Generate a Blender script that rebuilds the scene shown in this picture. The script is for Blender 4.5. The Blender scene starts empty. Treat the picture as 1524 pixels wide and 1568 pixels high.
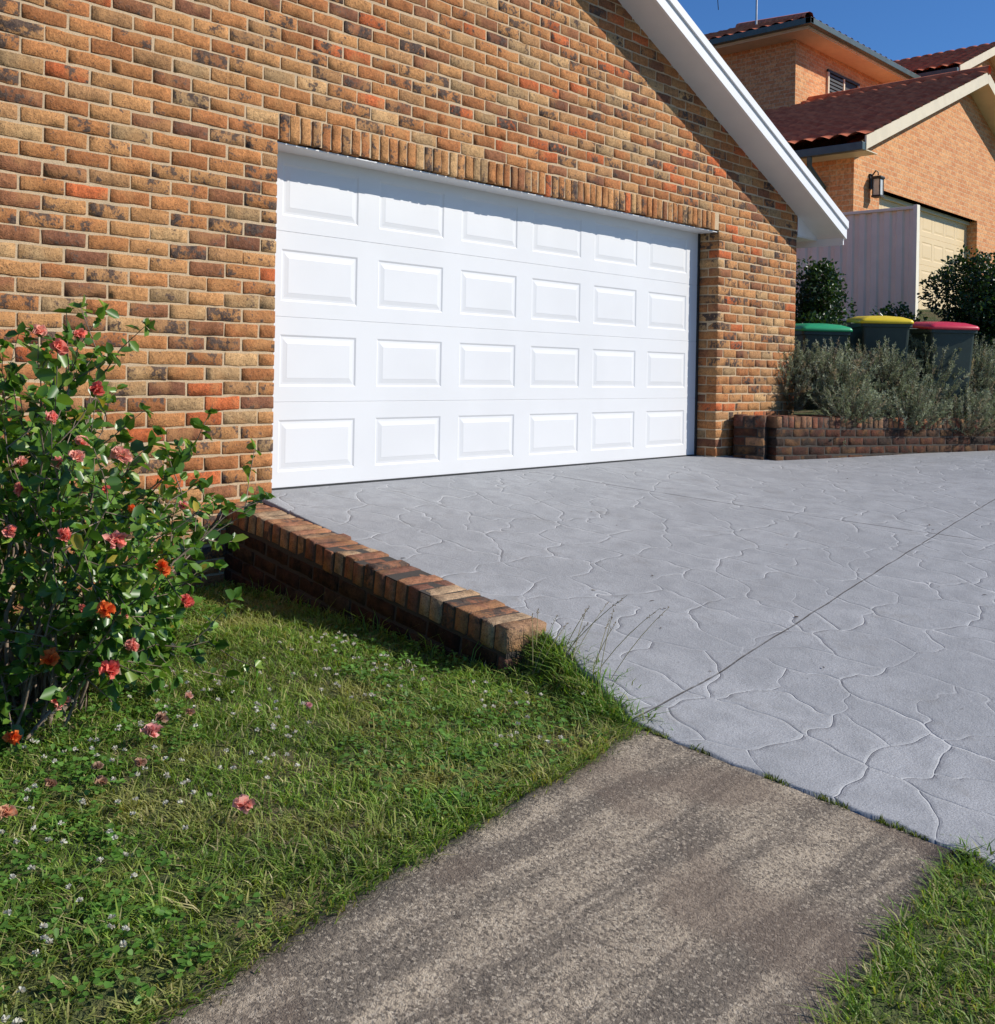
import bpy, math, random
import numpy as np
random.seed(7); rng=np.random.default_rng(7)
scene=bpy.context.scene
def P(u,w,z): return (u,-w,z)

# ---------------------------------------------------------------- helpers
def empty(name):
    e=bpy.data.objects.new(name,None); scene.collection.objects.link(e); e.empty_display_size=0.2; return e
def link(name,me,parent=None,mat=None):
    o=bpy.data.objects.new(name,me); scene.collection.objects.link(o)
    if mat is not None:
        for m in (mat if isinstance(mat,list) else [mat]): me.materials.append(m)
    if parent is not None: o.parent=parent
    return o
def mesh_np(name,V,Fs,cols=None,bp=None,smooth=False,mi=None):
    V=np.asarray(V,dtype=np.float32).reshape(-1,3)
    Fs=[np.asarray(F,dtype=np.int32) for F in Fs if len(F)]
    me=bpy.data.meshes.new(name)
    me.vertices.add(len(V)); me.vertices.foreach_set('co',V.ravel())
    nl=sum(F.size for F in Fs); npoly=sum(len(F) for F in Fs)
    me.loops.add(nl); me.polygons.add(npoly)
    me.loops.foreach_set('vertex_index',np.concatenate([F.ravel() for F in Fs]))
    tot=np.concatenate([np.full(len(F),F.shape[1],dtype=np.int32) for F in Fs])
    st=np.concatenate([[0],np.cumsum(tot)[:-1]]).astype(np.int32)
    me.polygons.foreach_set('loop_start',st)
    try: me.polygons.foreach_set('loop_total',tot)
    except Exception: pass
    if mi is not None: me.polygons.foreach_set('material_index',np.asarray(mi,dtype=np.int32))
    if smooth: me.polygons.foreach_set('use_smooth',np.ones(npoly,dtype=bool))
    me.update(calc_edges=True)
    if cols is not None:
        a=me.attributes.new('Col','FLOAT_COLOR','POINT')
        c=np.ones((len(V),4),dtype=np.float32); c[:,:3]=cols; a.data.foreach_set('color',c.ravel())
    if bp is not None:
        a=me.attributes.new('bp','FLOAT_VECTOR','POINT'); a.data.foreach_set('vector',np.asarray(bp,dtype=np.float32).ravel())
    return me
def pymesh(name,verts,faces,mat=None,parent=None,smooth=False):
    me=bpy.data.meshes.new(name); me.from_pydata(verts,[],faces); me.update()
    if smooth:
        for p in me.polygons: p.use_smooth=True
    return link(name,me,parent,mat)
def box(name,u0,u1,w0,w1,z0,z1,mat,parent=None,bev=0.0):
    v=[P(u,w,z) for u in(u0,u1) for w in(w0,w1) for z in(z0,z1)]
    f=[(0,1,3,2),(4,6,7,5),(0,4,5,1),(2,3,7,6),(0,2,6,4),(1,5,7,3)]
    o=pymesh(name,v,f,mat,parent)
    if bev>0:
        m=o.modifiers.new('b','BEVEL'); m.width=bev; m.segments=2
    return o
def prism(name,pts,w0,w1,mat,parent=None):
    n=len(pts); v=[P(a,w0,b) for a,b in pts]+[P(a,w1,b) for a,b in pts]
    f=[tuple(range(n)),tuple(range(2*n-1,n-1,-1))]+[(i,(i+1)%n,n+(i+1)%n,n+i) for i in range(n)]
    return pymesh(name,v,f,mat,parent)
def tubes(name,paths,mat,parent,sides=6,col=None):
    V=[];F=[];C=[]
    for pts,rad in paths:
        pts=np.asarray(pts,float); n=len(pts); b=len(V)
        for i in range(n):
            d=pts[min(i+1,n-1)]-pts[max(i-1,0)]; d/=np.linalg.norm(d)+1e-9
            a=np.cross(d,[0,0,1.0]) if abs(d[2])<.95 else np.cross(d,[1.0,0,0]); a/=np.linalg.norm(a); c=np.cross(d,a)
            for k in range(sides):
                t=2*math.pi*k/sides; V.append(pts[i]+rad[i]*(math.cos(t)*a+math.sin(t)*c))
        for i in range(n-1):
            for k in range(sides):
                F.append((b+i*sides+k,b+i*sides+(k+1)%sides,b+(i+1)*sides+(k+1)%sides,b+(i+1)*sides+k))
    me=mesh_np(name,V,[F],smooth=True)
    return link(name,me,parent,mat)

# ---------------------------------------------------------------- material helpers
class NT:
    def __init__(s,name):
        s.m=bpy.data.materials.new(name); s.m.use_nodes=True; s.t=s.m.node_tree; s.t.nodes.clear()
        s.out=s.t.nodes.new('ShaderNodeOutputMaterial'); s.b=s.t.nodes.new('ShaderNodeBsdfPrincipled')
        s.t.links.new(s.b.outputs[0],s.out.inputs[0])
    def n(s,ty,**k):
        nd=s.t.nodes.new(ty)
        for a,v in k.items(): setattr(nd,a,v)
        return nd
    def l(s,a,b): s.t.links.new(a,b)
    def set(s,sock,v):
        if isinstance(v,bpy.types.NodeSocket): s.l(v,sock)
        else: sock.default_value=v
    def math(s,op,a,b=0.0,c=0.0,clamp=False):
        nd=s.n('ShaderNodeMath',operation=op,use_clamp=clamp); s.set(nd.inputs[0],a); s.set(nd.inputs[1],b); s.set(nd.inputs[2],c); return nd.outputs[0]
    def mix(s,f,a,b,blend='MIX'):
        nd=s.n('ShaderNodeMix',data_type='RGBA',blend_type=blend); s.set(nd.inputs[0],f); 
        s.set(nd.inputs[6],a if isinstance(a,bpy.types.NodeSocket) else (*a,1)); s.set(nd.inputs[7],b if isinstance(b,bpy.types.NodeSocket) else (*b,1)); return nd.outputs[2]
    def mr(s,v,a,b,c=0.0,d=1.0,smooth=True):
        nd=s.n('ShaderNodeMapRange',interpolation_type='SMOOTHSTEP' if smooth else 'LINEAR'); s.set(nd.inputs[0],v)
        for i,x in enumerate((a,b,c,d)): s.set(nd.inputs[i+1],x)
        return nd.outputs[0]
    def obj(s): return s.n('ShaderNodeTexCoord').outputs['Object']
    def noise(s,vec,scale,detail=3,rough=.55,dist=0.0):
        nd=s.n('ShaderNodeTexNoise'); s.set(nd.inputs['Vector'],vec); nd.inputs['Scale'].default_value=scale; nd.inputs['Detail'].default_value=detail
        nd.inputs['Roughness'].default_value=rough; nd.inputs['Distortion'].default_value=dist; return nd.outputs[0]
    def bump(s,h,strength=.5,dist=.01,normal=None):
        nd=s.n('ShaderNodeBump'); nd.inputs['Strength'].default_value=strength; nd.inputs['Distance'].default_value=dist; s.l(h,nd.inputs['Height'])
        if normal is not None: s.l(normal,nd.inputs['Normal'])
        return nd.outputs[0]
    def color(s,c): s.set(s.b.inputs['Base Color'],c if isinstance(c,bpy.types.NodeSocket) else (*c,1))
    def rough(s,r): s.set(s.b.inputs['Roughness'],r)
    def normal(s,n): s.l(n,s.b.inputs['Normal'])
    def mapping(s,vec,sc=(1,1,1),rot=(0,0,0)):
        nd=s.n('ShaderNodeMapping'); s.l(vec,nd.inputs[0]); nd.inputs['Scale'].default_value=sc; nd.inputs['Rotation'].default_value=rot; return nd.outputs[0]

def simple(name,c,r=.6,var=.1,scale=8,bump=0.0,bscale=80,metal=0.0,spec=None):
    s=NT(name); o=s.obj(); n=s.noise(o,scale,3)
    f=s.mr(n,.3,.7)
    s.color(s.mix(f,tuple(x*(1-var) for x in c),tuple(min(1,x*(1+var)) for x in c))); s.rough(r); s.b.inputs['Metallic'].default_value=metal
    if spec is not None: s.b.inputs['Specular IOR Level'].default_value=spec
    if bump>0: s.normal(s.bump(s.noise(o,bscale,2),bump,.004))
    return s.m

def brick_mat(name,moss=0.0,dim=1.0):
    s=NT(name); at=s.n('ShaderNodeAttribute',attribute_name='Col'); bp=s.n('ShaderNodeAttribute',attribute_name='bp')
    sep=s.n('ShaderNodeSeparateXYZ'); s.l(bp.outputs['Vector'],sep.inputs[0])
    o=s.obj(); off=s.n('ShaderNodeCombineXYZ'); r50=s.math('MULTIPLY',sep.outputs[0],57.0)
    s.l(r50,off.inputs[0]); s.l(r50,off.inputs[1]); s.l(r50,off.inputs[2])
    add=s.n('ShaderNodeVectorMath',operation='ADD'); s.l(o,add.inputs[0]); s.l(off.outputs[0],add.inputs[1]); v=add.outputs[0]
    n1=s.noise(v,11,3,.65); n2=s.noise(v,42,3,.7); n3=s.noise(v,150,2,.75)
    dm=s.mr(s.math('ADD',s.math('ADD',n1,s.math('MULTIPLY',s.math('SUBTRACT',n2,.5),.8)),sep.outputs[1]),.66,.80)
    sp=s.mr(n2,.3,.72,.62*dim,1.30*dim,False)
    vm=s.n('ShaderNodeVectorMath',operation='SCALE'); s.l(at.outputs['Color'],vm.inputs[0]); s.l(sp,vm.inputs['Scale'])
    base=vm.outputs[0]
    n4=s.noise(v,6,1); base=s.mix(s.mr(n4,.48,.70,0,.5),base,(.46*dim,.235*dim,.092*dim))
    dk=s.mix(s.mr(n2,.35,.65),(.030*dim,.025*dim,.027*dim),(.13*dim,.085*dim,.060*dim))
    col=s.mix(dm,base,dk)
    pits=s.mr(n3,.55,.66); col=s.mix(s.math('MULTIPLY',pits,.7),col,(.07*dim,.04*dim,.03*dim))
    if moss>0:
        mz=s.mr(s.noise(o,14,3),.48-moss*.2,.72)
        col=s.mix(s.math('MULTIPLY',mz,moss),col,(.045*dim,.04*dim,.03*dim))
    s.color(col); s.rough(.92); s.b.inputs['Specular IOR Level'].default_value=.2
    h=s.math('ADD',s.math('MULTIPLY',n2,1.0),s.math('MULTIPLY',n3,.5)); s.normal(s.bump(h,.9,.008))
    return s.m
M_brick=brick_mat('brick'); M_brickw=brick_mat('weathered_brick',.45,1.1); M_brickshade=brick_mat('shade_toned_brick',.85,.20); M_brickp=brick_mat('planter_brick',.6,.5)  # retaining wall side bricks: shade painted into the colour by low dim, plus moss
def mortar(name,c):
    s=NT(name); o=s.obj(); n=s.noise(o,6,2); f=s.noise(o,150,2,.8)
    s.color(s.mix(s.mr(n,.45,.75,0,.5),s.mix(s.mr(f,.3,.7),tuple(x*.75 for x in c),c),tuple(x*.6 for x in c)))
    s.rough(.95); s.normal(s.bump(f,.6,.005)); return s.m
M_mortar=mortar('mortar',(.60,.44,.27)); M_mortard=mortar('mortar_dark',(.06,.05,.04))

def foliage(name,rough=.45,trans=.28,tint=(1.25,1.3,.7),spec=.5):
    s=NT(name); at=s.n('ShaderNodeAttribute',attribute_name='Col'); s.l(at.outputs['Color'],s.b.inputs['Base Color']); s.rough(rough)
    s.b.inputs['Specular IOR Level'].default_value=spec
    tr=s.n('ShaderNodeBsdfTranslucent'); mm=s.n('ShaderNodeVectorMath',operation='MULTIPLY'); s.l(at.outputs['Color'],mm.inputs[0]); mm.inputs[1].default_value=tint
    s.l(mm.outputs[0],tr.inputs[0]); mx=s.n('ShaderNodeMixShader'); mx.inputs[0].default_value=trans
    s.l(s.b.outputs[0],mx.inputs[1]); s.l(tr.outputs[0],mx.inputs[2]); s.l(mx.outputs[0],s.out.inputs[0]); return s.m
M_leaf=foliage('glossy_leaf',.34,.30,(1.35,1.35,.6)); M_grass=foliage('grass_blade',.5,.38,(1.35,1.35,.55),.3); M_dull=foliage('matte_leaf',.7,.2,(1.1,1.1,.8),.2)
M_petal=foliage('petal',.6,.35,(1.2,1.0,1.0),.2)
M_bark=simple('bark',(.22,.165,.12),.9,.35,25,.6,60)
M_white=simple('white_paint',(.76,.755,.745),.45,.02,3,.08,200)
M_soffit=simple('soffit_paint',(.70,.695,.69),.6,.03,3)
M_cream=simple('cream_paint',(.68,.58,.40),.5,.05,4)
M_guttr=simple('green_gutter',(.06,.085,.075),.4,.15,6)
M_black=simple('black_rubber',(.02,.02,.02),.6,.2,10)
M_dark=simple('dark_interior',(.02,.02,.022),.6,.2,10)
M_glass=simple('lantern_glass',(.55,.55,.5),.15,.1,10)
M_steel=simple('galvanised_steel',(.4,.4,.4),.4,.1,10,metal=.8)
def tile_mat():
    s=NT('roof_tile'); o=s.obj(); n=s.noise(o,5,3); s.color(s.mix(s.mr(n,.3,.7),(.48,.115,.055),(.72,.22,.10)))
    s.rough(.75); s.b.inputs['Specular IOR Level'].default_value=.2; return s.m
M_tile=tile_mat()
def nbrick(name,c1,c2):
    s=NT(name); o=s.obj(); sp=s.n('ShaderNodeSeparateXYZ'); s.l(o,sp.inputs[0]); cb=s.n('ShaderNodeCombineXYZ')
    s.l(s.math('ADD',sp.outputs[0],sp.outputs[1]),cb.inputs[0]); s.l(sp.outputs[2],cb.inputs[1])
    b=s.n('ShaderNodeTexBrick'); s.l(cb.outputs[0],b.inputs['Vector']); b.inputs['Scale'].default_value=1
    b.inputs['Brick Width'].default_value=.24; b.inputs['Row Height'].default_value=.086; b.inputs['Mortar Size'].default_value=.008; b.inputs['Mortar Smooth'].default_value=.1
    b.inputs['Color1'].default_value=(*c1,1); b.inputs['Color2'].default_value=(*c2,1); b.inputs['Mortar'].default_value=(.62,.44,.25,1)
    n=s.noise(o,22,3,.7); col=s.mix(s.mr(n,.42,.68,0,.65),b.outputs[0],(.32,.12,.04)); s.color(col); s.rough(.9)
    s.normal(s.bump(s.math('SUBTRACT',1.0,b.outputs['Fac']),.5,.006)); return s.m
M_nb=nbrick('orange_brick',(.76,.37,.15),(.60,.23,.085))
M_sb=nbrick('side_brick',(.50,.24,.10),(.30,.12,.06))

# ---------------------------------------------------------------- terrain functions
def lerp_pts(x,xs,ys): return np.interp(x,xs,ys)
LW=[-1,0,2.40,2.55,3.24,4.25,5.5,9,60]; LU=[-.10,-.11,-.315,-.37,-.75,-.62,-.45,-.2,-.2]
def Lb(w): return lerp_pts(w,LW,LU)
PU=[5.3,5.45,9.5,12,16]; PW=[-.05,.32,1.22,2.0,3.0]
def sst(x,a,b):
    t=np.clip((x-a)/(b-a),0,1); return t*t*(3-2*t)
def beta(u): return np.clip(.14-.016*np.maximum(u,0),.02,.14)
def drive_z(u,w):
    we=np.clip(w,0,7.5); return -beta(u)*we
def path_z(w): return -.14*np.clip(w,0,7.5)
def pathL(u): return 3.24+(-.75-u)*.135
def pathR(u): return 4.29+(-.646-u)*.105
def garden_z(u,w):
    a=np.where(w<2.8,-.49,np.where(w<3.3,-.49+(w-2.8)/.5*.022,-.14*np.clip(w,0,7.5)-.006))
    return a+ .012*np.sin(u*3.1+1)*np.cos(w*2.7)*(w<3.1)
def ground_h(u,w):
    d=drive_z(u,w)-.03; g=garden_z(u,w)
    onp=(w>pathL(u)+.05)&(w<pathR(u)-.05)&(u<0); g=np.where(onp,path_z(w)-.03,g)
    t=sst(u,Lb(w)-.16,Lb(w)-.04); h=g*(1-t)+d*t
    wp=lerp_pts(u,PU,PW); bed=.33+1.30*sst(u,8.6,11.4)+.22*sst(u,11.8,12.6)
    tb=sst(wp-w,.06,.18)*sst(u,5.45,5.6); tb=np.where(u<5.4,0,tb)
    h=h*(1-tb)+bed*tb
    fr=sst(u,10.4,12.6)*(1-.75*sst(w,3,9))*1.85; h=np.where((w>wp-.06)&(u>10.4),h*(1-sst(u,10.4,12.6))+fr,h)
    h=np.where((w<-.3)&(u<5.4),-.1*sst(u,-.5,0)-.49*(1-sst(u,-.5,0)),h)
    return h
gu=np.concatenate([[-600,-250,-100,-50,-25,-14,-9,-7],np.arange(-6,1.0,.06),np.arange(1,13.2,.2),[14,16,19,24,32,45,70,120,250,600]])
gw=np.concatenate([[-600,-250,-100,-60,-40,-28,-20,-14,-10,-7,-5,-4,-3,-2,-1.5],np.arange(-1,6.2,.06),[6.6,7.2,7.8,9,11,14,20,30,50,100,250,600]])
U,W=np.meshgrid(gu,gw,indexing='ij'); H=ground_h(U,W)
V=np.stack([U,-W,H],-1).reshape(-1,3); nu,nw=len(gu),len(gw)
idx=np.arange(nu*nw).reshape(nu,nw); F=np.stack([idx[:-1,:-1],idx[:-1,1:],idx[1:,1:],idx[1:,:-1]],-1).reshape(-1,4)
def ground_mat():
    s=NT('soil_and_turf'); o=s.obj(); n=s.noise(o,5,3); f=s.noise(o,70,3,.7)
    c=s.mix(s.mr(f,.35,.65),(.045,.060,.016),(.11,.13,.035)); c=s.mix(s.mr(n,.48,.66,0,.75),c,(.18,.13,.065)); s.color(c); s.rough(1); s.normal(s.bump(f,.8,.03)); return s.m
link('ground',mesh_np('ground',V,[F],smooth=True),None,ground_mat())

# driveway
def drive_mat():
    s=NT('stamped_concrete'); o=s.obj(); sp=s.n('ShaderNodeSeparateXYZ'); s.l(o,sp.inputs[0]); X,Y=sp.outputs[0],sp.outputs[1]
    cb=s.n('ShaderNodeCombineXYZ'); s.l(X,cb.inputs[0]); s.l(Y,cb.inputs[1]); v=cb.outputs[0]
    nz=s.n('ShaderNodeTexNoise'); s.l(v,nz.inputs['Vector']); nz.inputs['Scale'].default_value=2.6; nz.inputs['Detail'].default_value=2
    sub=s.n('ShaderNodeVectorMath',operation='SUBTRACT'); s.l(nz.outputs['Color'],sub.inputs[0]); sub.inputs[1].default_value=(.5,.5,.5)
    sc=s.n('ShaderNodeVectorMath',operation='SCALE'); s.l(sub.outputs[0],sc.inputs[0]); sc.inputs['Scale'].default_value=.40
    ad=s.n('ShaderNodeVectorMath',operation='ADD'); s.l(v,ad.inputs[0]); s.l(sc.outputs[0],ad.inputs[1])
    vo=s.n('ShaderNodeTexVoronoi',voronoi_dimensions='2D',feature='DISTANCE_TO_EDGE'); s.l(ad.outputs[0],vo.inputs['Vector']); vo.inputs['Scale'].default_value=3.1; vo.inputs['Randomness'].default_value=1.0
    d=vo.outputs['Distance']
    big=s.noise(v,1.7,2); med=s.noise(v,7,4,.6); fine=s.noise(v,140,2,.8); mid2=s.noise(v,34,2,.6)
    fade=s.math('MULTIPLY',s.mr(big,.34,.55,.25,1),s.mr(med,.34,.50,.3,1))
    g=s.math('MULTIPLY',s.mr(d,.003,.016,1,0),fade); wide=s.math('MULTIPLY',s.mr(d,.0,.07,1,0),fade)
    c=s.mix(s.mr(big,.3,.7),(.345,.352,.36),(.415,.422,.43)); c=s.mix(s.mr(med,.38,.70,0,.7),c,(.285,.292,.30))
    c=s.mix(s.mr(fine,.38,.64,0,.6),c,(.20,.203,.207)); c=s.mix(s.math('MULTIPLY',g,.6),c,(.60,.60,.59))
    st=s.mr(s.noise(v,3.2,4,.75),.55,.70,0,.5); c=s.mix(st,c,(.245,.24,.232))
    wob=s.math('MULTIPLY',s.math('SUBTRACT',big,.5),.03)
    def line(x0,y0,x1,y1,hw):
        L=math.hypot(x1-x0,y1-y0); nx,ny=-(y1-y0)/L,(x1-x0)/L
        e=s.math('ADD',s.math('ADD',s.math('MULTIPLY',X,nx),s.math('MULTIPLY',Y,ny)),-(nx*x0+ny*y0)); e=s.math('ABSOLUTE',s.math('ADD',e,wob)); return s.mr(e,hw*.5,hw,1,0)
    j=s.math('MAXIMUM',line(-.75,-3.20,3.2,-2.76,.005),s.math('MULTIPLY',line(2.75,-1.0,3.4,-3.1,.008),s.mr(med,.3,.5,.4,1)))
    c=s.mix(s.math('MULTIPLY',j,s.mr(med,.38,.56,.45,.9)),c,(.08,.07,.06))
    wl=s.mr(mid2,.71,.76,0,.6); c=s.mix(wl,c,(.12,.11,.10))
    s.color(c); s.rough(.75); s.b.inputs['Specular IOR Level'].default_value=.3
    h=s.math('SUBTRACT',s.math('MULTIPLY',mid2,.34),s.math('ADD',s.math('MULTIPLY',g,.50),s.math('MULTIPLY',wide,.42)))
    h=s.math('ADD',h,s.math('MULTIPLY',med,.6)); h=s.math('SUBTRACT',h,s.math('MULTIPLY',j,.8)); h=s.math('ADD',h,s.math('MULTIPLY',fine,.36))
    s.normal(s.bump(h,.8,.011)); return s.m
ws=np.concatenate([[-.24],np.arange(0,9.01,.1)]); ts=np.linspace(0,1,90)**1.4
V=[];
for w in ws:
    l=float(Lb(w)) if w>0 else -.11
    if w>2.43: l+=.012*math.sin(w*31)+.008*math.sin(w*57)
    if w<0: l=-.004
    for t in ts:
        u=l+(10.6-l)*t
        if w<=0: u=l+((5.043 if w<0 else 10.6)-l)*t
        V.append(P(u,w,float(drive_z(np.array(u),np.array(w)))))
nw_,nt_=len(ws),len(ts); idx=np.arange(nw_*nt_).reshape(nw_,nt_); F=np.stack([idx[:-1,:-1],idx[:-1,1:],idx[1:,1:],idx[1:,:-1]],-1).reshape(-1,4).tolist()
b=len(V)
for k in range(nw_): p=V[k*nt_]; V.append((p[0],p[1],p[2]-.08))
for k in range(nw_-1): F.append([k*nt_,(k+1)*nt_,b+k+1,b+k])
pymesh('driveway',V,[tuple(f) for f in F],drive_mat(),None,True)

# footpath
def path_mat():
    s=NT('weathered_concrete'); o=s.obj(); fine=s.noise(o,200,2,.8); sp=s.noise(o,75,3,.75); med=s.noise(o,7,4,.6)
    st=s.noise(s.mapping(o,(.8,7,1),(0,0,.13)),1.3,4,.65)
    vo=s.n('ShaderNodeTexVoronoi'); s.l(o,vo.inputs['Vector']); vo.inputs['Scale'].default_value=150
    c=s.mix(s.mr(st,.40,.62),(.195,.160,.120),(.46,.375,.270)); c=s.mix(s.mr(med,.45,.72,0,.6),c,(.16,.127,.096))
    c=s.mix(s.mr(sp,.46,.58,0,.5),c,(.105,.082,.060)); pb=s.n('ShaderNodeSeparateColor'); s.l(vo.outputs['Color'],pb.inputs[0])
    c=s.mix(s.mr(pb.outputs[0],.80,.86,0,.5),c,(.58,.49,.37)); c=s.mix(s.mr(pb.outputs[1],.76,.82,0,.6),c,(.06,.047,.036))
    blot=s.mr(s.noise(o,2.1,2),.50,.66,0,.55); c=s.mix(blot,c,(.165,.118,.084))
    s.color(c); s.rough(.95); s.normal(s.bump(s.math('ADD',fine,s.math('MULTIPLY',sp,1.5)),.95,.006)); return s.m
us=np.concatenate([np.arange(-9,-1,.1),np.linspace(-1,-.5,14)]); V=[];F=[]
nc=14
for i,u in enumerate(us):
    a=float(pathL(u)); c_=float(pathR(u)); a+=.012*math.sin(u*23)+.008*math.sin(u*61); c_+=.012*math.sin(u*27+1)
    for k in range(nc):
        w=a+(c_-a)*k/(nc-1); uu=u
        if i==len(us)-1: uu=float(Lb(w))-.014+.004*math.sin(w*40)
        elif i>=len(us)-14: uu=-1+(float(Lb(w))-.014+1)*(u+1)/.5
        V.append(P(uu,w,float(path_z(w))-.004))
for i in range(len(us)-1):
    for k in range(nc-1): a=i*nc+k; F.append((a,a+1,a+nc+1,a+nc))
for (k,sg) in ((0,0),(nc-1,0)):
    b=len(V)
    for i in range(len(us)): p=V[i*nc+k]; V.append((p[0],p[1],p[2]-.07))
    for i in range(len(us)-1): F.append((i*nc+k,(i+1)*nc+k,b+i+1,b+i))
pymesh('footpath',V,F,path_mat(),None,True)

# ---------------------------------------------------------------- brick builder
NX,NY,NZ=8,4,4
lat=[(i,j,k) for i in range(NX) for j in range(NY) for k in range(NZ) if i in(0,NX-1) or j in(0,NY-1) or k in(0,NZ-1)]
lid={t:n for n,t in enumerate(lat)}; LI=np.array(lat)
def tf():
    fs=[]
    for i in range(NX-1):
        for j in range(NY-1):
            for k,o in((0,1),(NZ-1,0)):
                q=[(i,j,k),(i+1,j,k),(i+1,j+1,k),(i,j+1,k)]; fs.append([lid[t] for t in (q[::-1] if o else q)])
    for i in range(NX-1):
        for k in range(NZ-1):
            for j,o in((0,0),(NY-1,1)):
                q=[(i,j,k),(i+1,j,k),(i+1,j,k+1),(i,j,k+1)]; fs.append([lid[t] for t in (q[::-1] if o else q)])
    for j in range(NY-1):
        for k in range(NZ-1):
            for i,o in((0,1),(NX-1,0)):
                q=[(i,j,k),(i,j+1,k),(i,j+1,k+1),(i,j,k+1)]; fs.append([lid[t] for t in (q[::-1] if o else q)])
    return np.array(fs)
TF=tf()
PAL=[((.46,.195,.070),6),((.40,.155,.056),5),((.50,.245,.095),4.5),((.42,.22,.095),3),((.52,.135,.045),2),((.29,.12,.055),2.8),((.40,.25,.12),1.5),((.55,.33,.15),1.3),((.23,.095,.05),1.4)]
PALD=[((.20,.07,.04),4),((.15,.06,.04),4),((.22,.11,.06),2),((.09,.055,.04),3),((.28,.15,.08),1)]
def build_bricks(name,C,S,R,mat,parent,pal=PAL,darkp=.55,jit=.0010,b=.0045,mats=None):
    C=np.array(C,float);S=np.array(S,float);N=len(C); R=np.array(R,float) if R is not None else np.tile(np.eye(3),(N,1,1))
    S=S+rng.normal(0,.0020,S.shape)*np.array([1,.3,1]); h=S/2
    def tab(n,hh):
        mid=[hh*f for f in ((-.55,-.18,.18,.55) if n==8 else ())]
        return np.stack([-hh,-(hh-b)]+mid+[hh-b,hh],1)
    co=[tab(n,h[:,a]) for a,n in enumerate((NX,NY,NZ))]
    X=np.stack([co[a][:,LI[:,a]] for a in range(3)],-1)
    ext=np.stack([(LI[:,a]==0)|(LI[:,a]==n-1) for a,n in enumerate((NX,NY,NZ))],-1)
    ne=ext.sum(1); pull=np.where(ne==2,.5,np.where(ne==3,.75,0))*b
    X=X-np.sign(X)*ext[None]*pull[None,:,None]
    ph=rng.uniform(0,6.28,(N,1)); am=rng.normal(0,.0015,(N,1)); tilt=rng.normal(0,.008,(N,1))
    X[:,:,2]+=tilt*X[:,:,0]+am*np.sin(X[:,:,0]*28+ph)
    sgn=np.sign(X[:,:,2]); X[:,:,2]-=sgn*np.abs(rng.normal(0,.0014,(N,1))*np.sin(X[:,:,0]*40+ph*2))
    X[:,:,1]+=rng.normal(0,.003,(N,1))*X[:,:,0]
    X+=rng.normal(0,jit,X.shape)*np.array([1,.5,1])
    chip=(rng.random(X.shape[:2])<.06)&(ne[None]>=2); X[chip]*=.975
    Wd=np.einsum('nvj,njk->nvk',X,R)+(C+rng.normal(0,.0016,C.shape)*np.array([1,.5,1]))[:,None,:]
    pc=np.array([p[0] for p in pal]); pw=np.array([p[1] for p in pal],float); pw/=pw.sum()
    col=pc[rng.choice(len(pal),N,p=pw)]*rng.uniform(.86,1.14,(N,1))
    dark=np.where(rng.random(N)<darkp,rng.uniform(.03,.24,N),rng.uniform(-.05,.05,N)); rnd=rng.random(N)
    nv=len(lat)
    Fa=(TF[None]+ (np.arange(N)*nv)[:,None,None]).reshape(-1,4)
    bp=np.zeros((N,nv,3)); bp[:,:,0]=rnd[:,None]; bp[:,:,1]=dark[:,None]
    mi=None if mats is None else np.repeat(np.array(mats),len(TF))
    me=mesh_np(name,Wd.reshape(-1,3),[Fa],np.repeat(col,nv,0),bp.reshape(-1,3),mi=mi); return link(name,me,parent,mat)

# ---------------------------------------------------------------- our house
house=empty('brick_house')
def zr(s): return 2.48+.442*(6.6-s) if s>=1 else 2.48+.442*(s+4.6)
C=[];S=[];R=[]
I=np.eye(3)
RH=np.array([[0,1,0],[-1,0,0],[0,0,1.]])
def addb(u0,u1,y0,y1,z0,z1,ax=0):
    C.append(((u0+u1)/2,(y0+y1)/2,(z0+z1)/2))
    if ax==0: S.append((u1-u0,y1-y0,z1-z0)); R.append(I)
    elif ax==1: S.append((y1-y0,u1-u0,z1-z0)); R.append(RH)
    else: S.append((z1-z0,y1-y0,u1-u0)); R.append(np.array([[0,0,1],[0,1,0],[-1,0,0.]]))
for k in range(-8,58):
    z0=k*.086+.0055; z1=z0+.075
    off=0 if k%2==0 else .12
    for i in range(-21,30):
        a=.24*i+off; c=a+.24; a=max(a,-4.6); c=min(c,6.6)
        if c-a<.06: continue
        if z0>zr((a+c)/2)+.05 : continue
        segs=[(a,c)]
        if k<27:
            segs=[]
            if a<0: segs.append((a,min(c,0)))
            if c>5.04: segs.append((max(a,5.04),c))
        for (p,q) in segs:
            if q-p<.06: continue
            corner=(k<25) and (abs(q)<.001 or abs(p-5.04)<.001)
            if corner and q-p<.13: addb(p+.005,q-.005,0,.23,z0,z1,1)
            else:
                addb(p+.0055,q-.0055,0,.11,z0,z1)
                if corner:
                    if abs(q)<.001: addb(-.115,-.005,.12,.23,z0,z1)
                    else: addb(5.045,5.155,.12,.23,z0,z1)
for i in range(63):
    a=i*.0803; 
    if a+.08>5.045: break
    dy=rng.uniform(-.007,.001); dz=rng.uniform(-.009,.003)
    addb(a+.004,a+.074,dy,.11,2.157+dz,2.318,2)
build_bricks('brick_courses',C,S,R,M_brick,house)
ym=.0050
L0=-4.595;R0=6.593
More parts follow.
